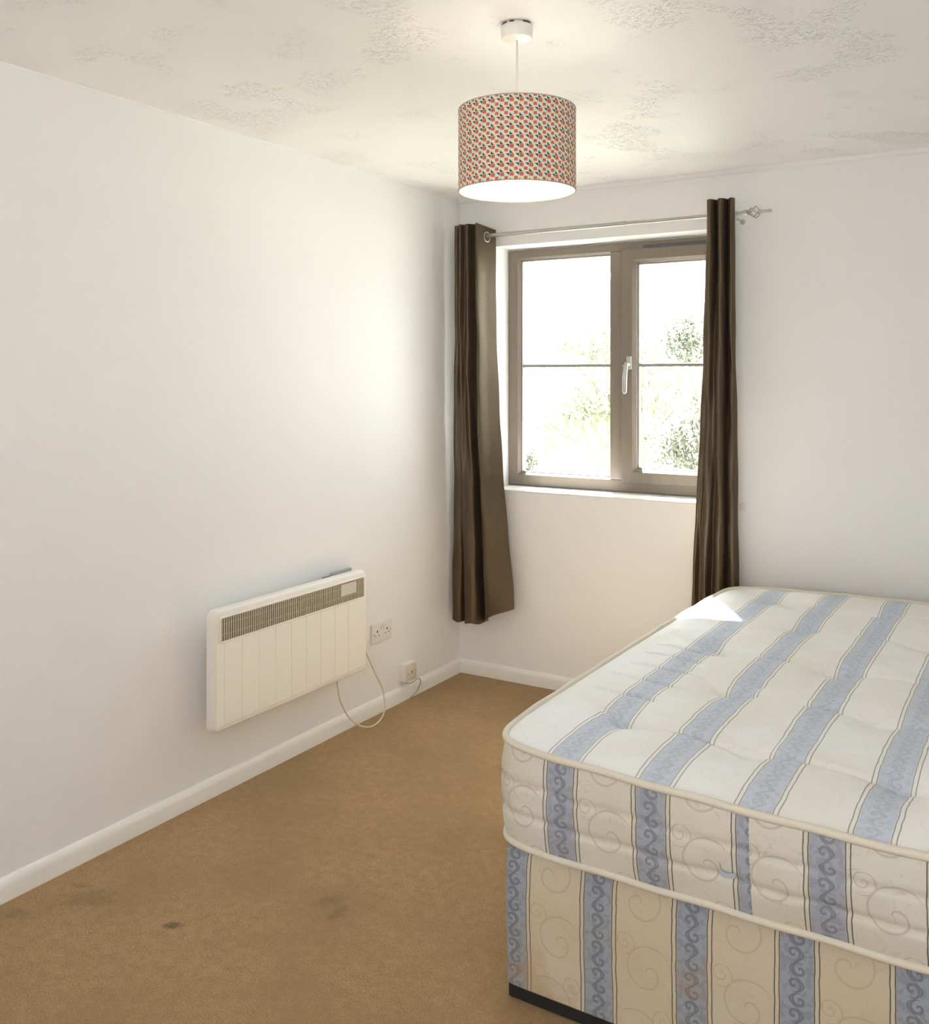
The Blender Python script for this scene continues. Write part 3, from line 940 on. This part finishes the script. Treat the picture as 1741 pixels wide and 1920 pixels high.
def sag(x, y):
    """the upper edge dips a little towards the middle of the foot end"""
    fx_ = (x - MX0) / (MX1 - MX0); fy_ = (y - MYF) / (MYH - MYF)
    return -.016 * math.exp(-((fx_ - .75) / .45) ** 2) * (1 - fy_) + .006 * fy_ ** 3 * min(1, fx_ * 3)
def top_z(x, y, m):
    z = ZP + sag(x, y)
    e = 1 - m
    z += .020 * (1 - math.exp(-e * 16))
    fade = 1 - math.exp(-e * 18)
    dz = 0
    for tx, ty in TUFTS:
        d2 = (x - tx) ** 2 + (y - ty) ** 2
        if d2 < .06: dz += .020 * math.exp(-d2 / (2 * .055 ** 2)) + .016 * math.exp(-d2 / (2 * .014 ** 2))
    for a, b, dep, wd in CREASE:
        if abs(y - (a[1] + b[1]) / 2) < .25:
            d, t = seg_d(x, y, a, b)
            if d < wd * 5: dz += 1.35 * dep * math.exp(-(d / wd) ** 2) * (.35 + .65 * math.sin(math.pi * min(max(t, .0), 1)) ** .5)
    z -= dz * fade
    z += fade * (.0022 * math.sin(x * 17 + y * 9) * math.sin(y * 13 - x * 4) + .0014 * math.sin(x * 41 + 1.3 * math.sin(y * 23)) * math.sin(y * 31 + x * 11))
    return z
mt = empty('mattress', (bcx, bcy, .376)); tag(mt, 'tufted cream and blue striped double mattress on the divan base', 'mattress')
NX, NY = 200, 320
def warp(t):          # denser rows near the edges
    return math.copysign(1 - (1 - abs(t)) ** 1.12, t)
bm = bmesh.new(); uvl = bm.loops.layers.uv.new('UVMap')
G = []
for j in range(NY + 1):
    row = []
    for i in range(NX + 1):
        a, b = warp(2 * i / NX - 1), warp(2 * j / NY - 1)
        m = max(abs(a), abs(b), 1e-9)
        ox, oy = outline(a / m, b / m)
        x, y = mcx + (ox - mcx) * m, mcy + (oy - mcy) * m
        row.append(bm.verts.new((x, y, top_z(x, y, m))))
    G.append(row)
for j in range(NY):
    for i in range(NX):
        f = bm.faces.new((G[j][i], G[j][i + 1], G[j + 1][i + 1], G[j + 1][i]))
        for lp in f.loops: lp[uvl].uv = (lp.vert.co.x, lp.vert.co.y)
bmesh.ops.transform(bm, matrix=Rb, verts=bm.verts)
put('top_panel', bm, MT, mt, smooth_angle=80)
# perimeter samples, starting at the foot-left corner and running along the foot end
def edge_pts(n=90, kk=1.0):
    sqp = []
    for i in range(n): sqp.append((-1 + 2 * i / n, -1))
    for i in range(n): sqp.append((1, -1 + 2 * i / n))
    for i in range(n): sqp.append((1 - 2 * i / n, 1))
    for i in range(n): sqp.append((-1, 1 - 2 * i / n))
    return [outline(a, b, kk) for a, b in sqp]
EP = edge_pts()
EL = edge_pts(90, .12)          # the lower edge is less bowed than the upper
nE = len(EP)
nrm = []
for i in range(nE):
    t = Vector(EP[(i + 1) % nE]) - Vector(EP[i - 1]); t.normalize(); nrm.append(Vector((t.y, -t.x)))
per = [0.0]
for i in range(nE): per.append(per[-1] + math.hypot(EP[(i + 1) % nE][0] - EP[i][0], EP[(i + 1) % nE][1] - EP[i][1]))
ZL = .388                        # height of the lower piping
bm = bmesh.new(); uvl = bm.loops.layers.uv.new('UVMap')
NB = 34
rows = []
for j in range(NB + 1):
    t = j / NB
    row = []
    for i in range(nE):
        x, y = EP[i][0] * t + EL[i][0] * (1 - t), EP[i][1] * t + EL[i][1] * (1 - t)
        z1 = ZP + sag(x, y) - .004
        z = ZL + (z1 - ZL) * t
        bul = .014 * math.sin(math.pi * t) ** .6
        for tc, k in ((.34, 1.0), (.66, .7)):          # two stitched rows pull the border in
            bul -= .0065 * k * math.exp(-((t - tc + .010 * math.sin(per[i] * 31)) / .035) ** 2)
        bul += .0012 * math.sin(per[i] * 60 + 9 * t) * math.sin(math.pi * t) + .0016 * math.sin(per[i] * 23 - 6 * t) * math.sin(math.pi * t)
        row.append(bm.verts.new((x + nrm[i].x * bul, y + nrm[i].y * bul, z)))
    rows.append(row)
uoff = MX0 - .0 - 0.012
for j in range(NB):
    for i in range(nE):
        k = (i + 1) % nE
        f = bm.faces.new((rows[j][i], rows[j][k], rows[j + 1][k], rows[j + 1][i]))
        u0, u1 = per[i] + uoff, per[i + 1] + uoff
        v0, v1 = rows[j][i].co.z, rows[j + 1][i].co.z
        foot = i < 90
        if foot: u0, u1 = rows[j][i].co.x, rows[j][k].co.x
        for lp, uv in zip(f.loops, ((u0, v0), (u1, v0), (u1, v1), (u0, v1))): lp[uvl].uv = uv
f = bm.faces.new(rows[0][::-1])
for lp in f.loops: lp[uvl].uv = (lp.vert.co.x, lp.vert.co.y)
bmesh.ops.transform(bm, matrix=Rb, verts=bm.verts)
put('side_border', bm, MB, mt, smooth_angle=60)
for zf, off, EQ in ((lambda x, y: ZP + sag(x, y) + .002, .002, EP), (lambda x, y: ZL - .001, .002, EL)):
    bm = bmesh.new()
    tube(bm, [(EQ[i][0] + nrm[i].x * off, EQ[i][1] + nrm[i].y * off, zf(*EP[i]) + .0012 * math.sin(per[i] * 27)) for i in range(nE)], .0085, 12, closed=True)
    bmesh.ops.transform(bm, matrix=Rb, verts=bm.verts)
    put('piping', bm, M['piping'], mt, smooth_angle=60)
bm = bmesh.new()      # torn end of a carrying strap on the foot border
yf = -2.182
pts = [(1.974, yf - .003, .492), (1.978, yf - .006, .478), (1.990, yf - .006, .475), (2.008, yf - .003, .478)]
for (x0, y0, z0), (x1, y1, z1) in zip(pts, pts[1:]):
    a = [bm.verts.new((x0, y0, z0 - .005)), bm.verts.new((x1, y1, z1 - .005)), bm.verts.new((x1, y1, z1 + .005)), bm.verts.new((x0, y0, z0 + .005))]
    bm.faces.new(a)
bmesh.ops.remove_doubles(bm, verts=bm.verts, dist=1e-5)
bm.normal_update()
bmesh.ops.solidify(bm, geom=bm.faces[:], thickness=.0025)
bmesh.ops.transform(bm, matrix=Rb, verts=bm.verts)
tag(put('torn_handle', bm, M['tab'], mt, smooth_angle=40), 'torn blue handle strap')
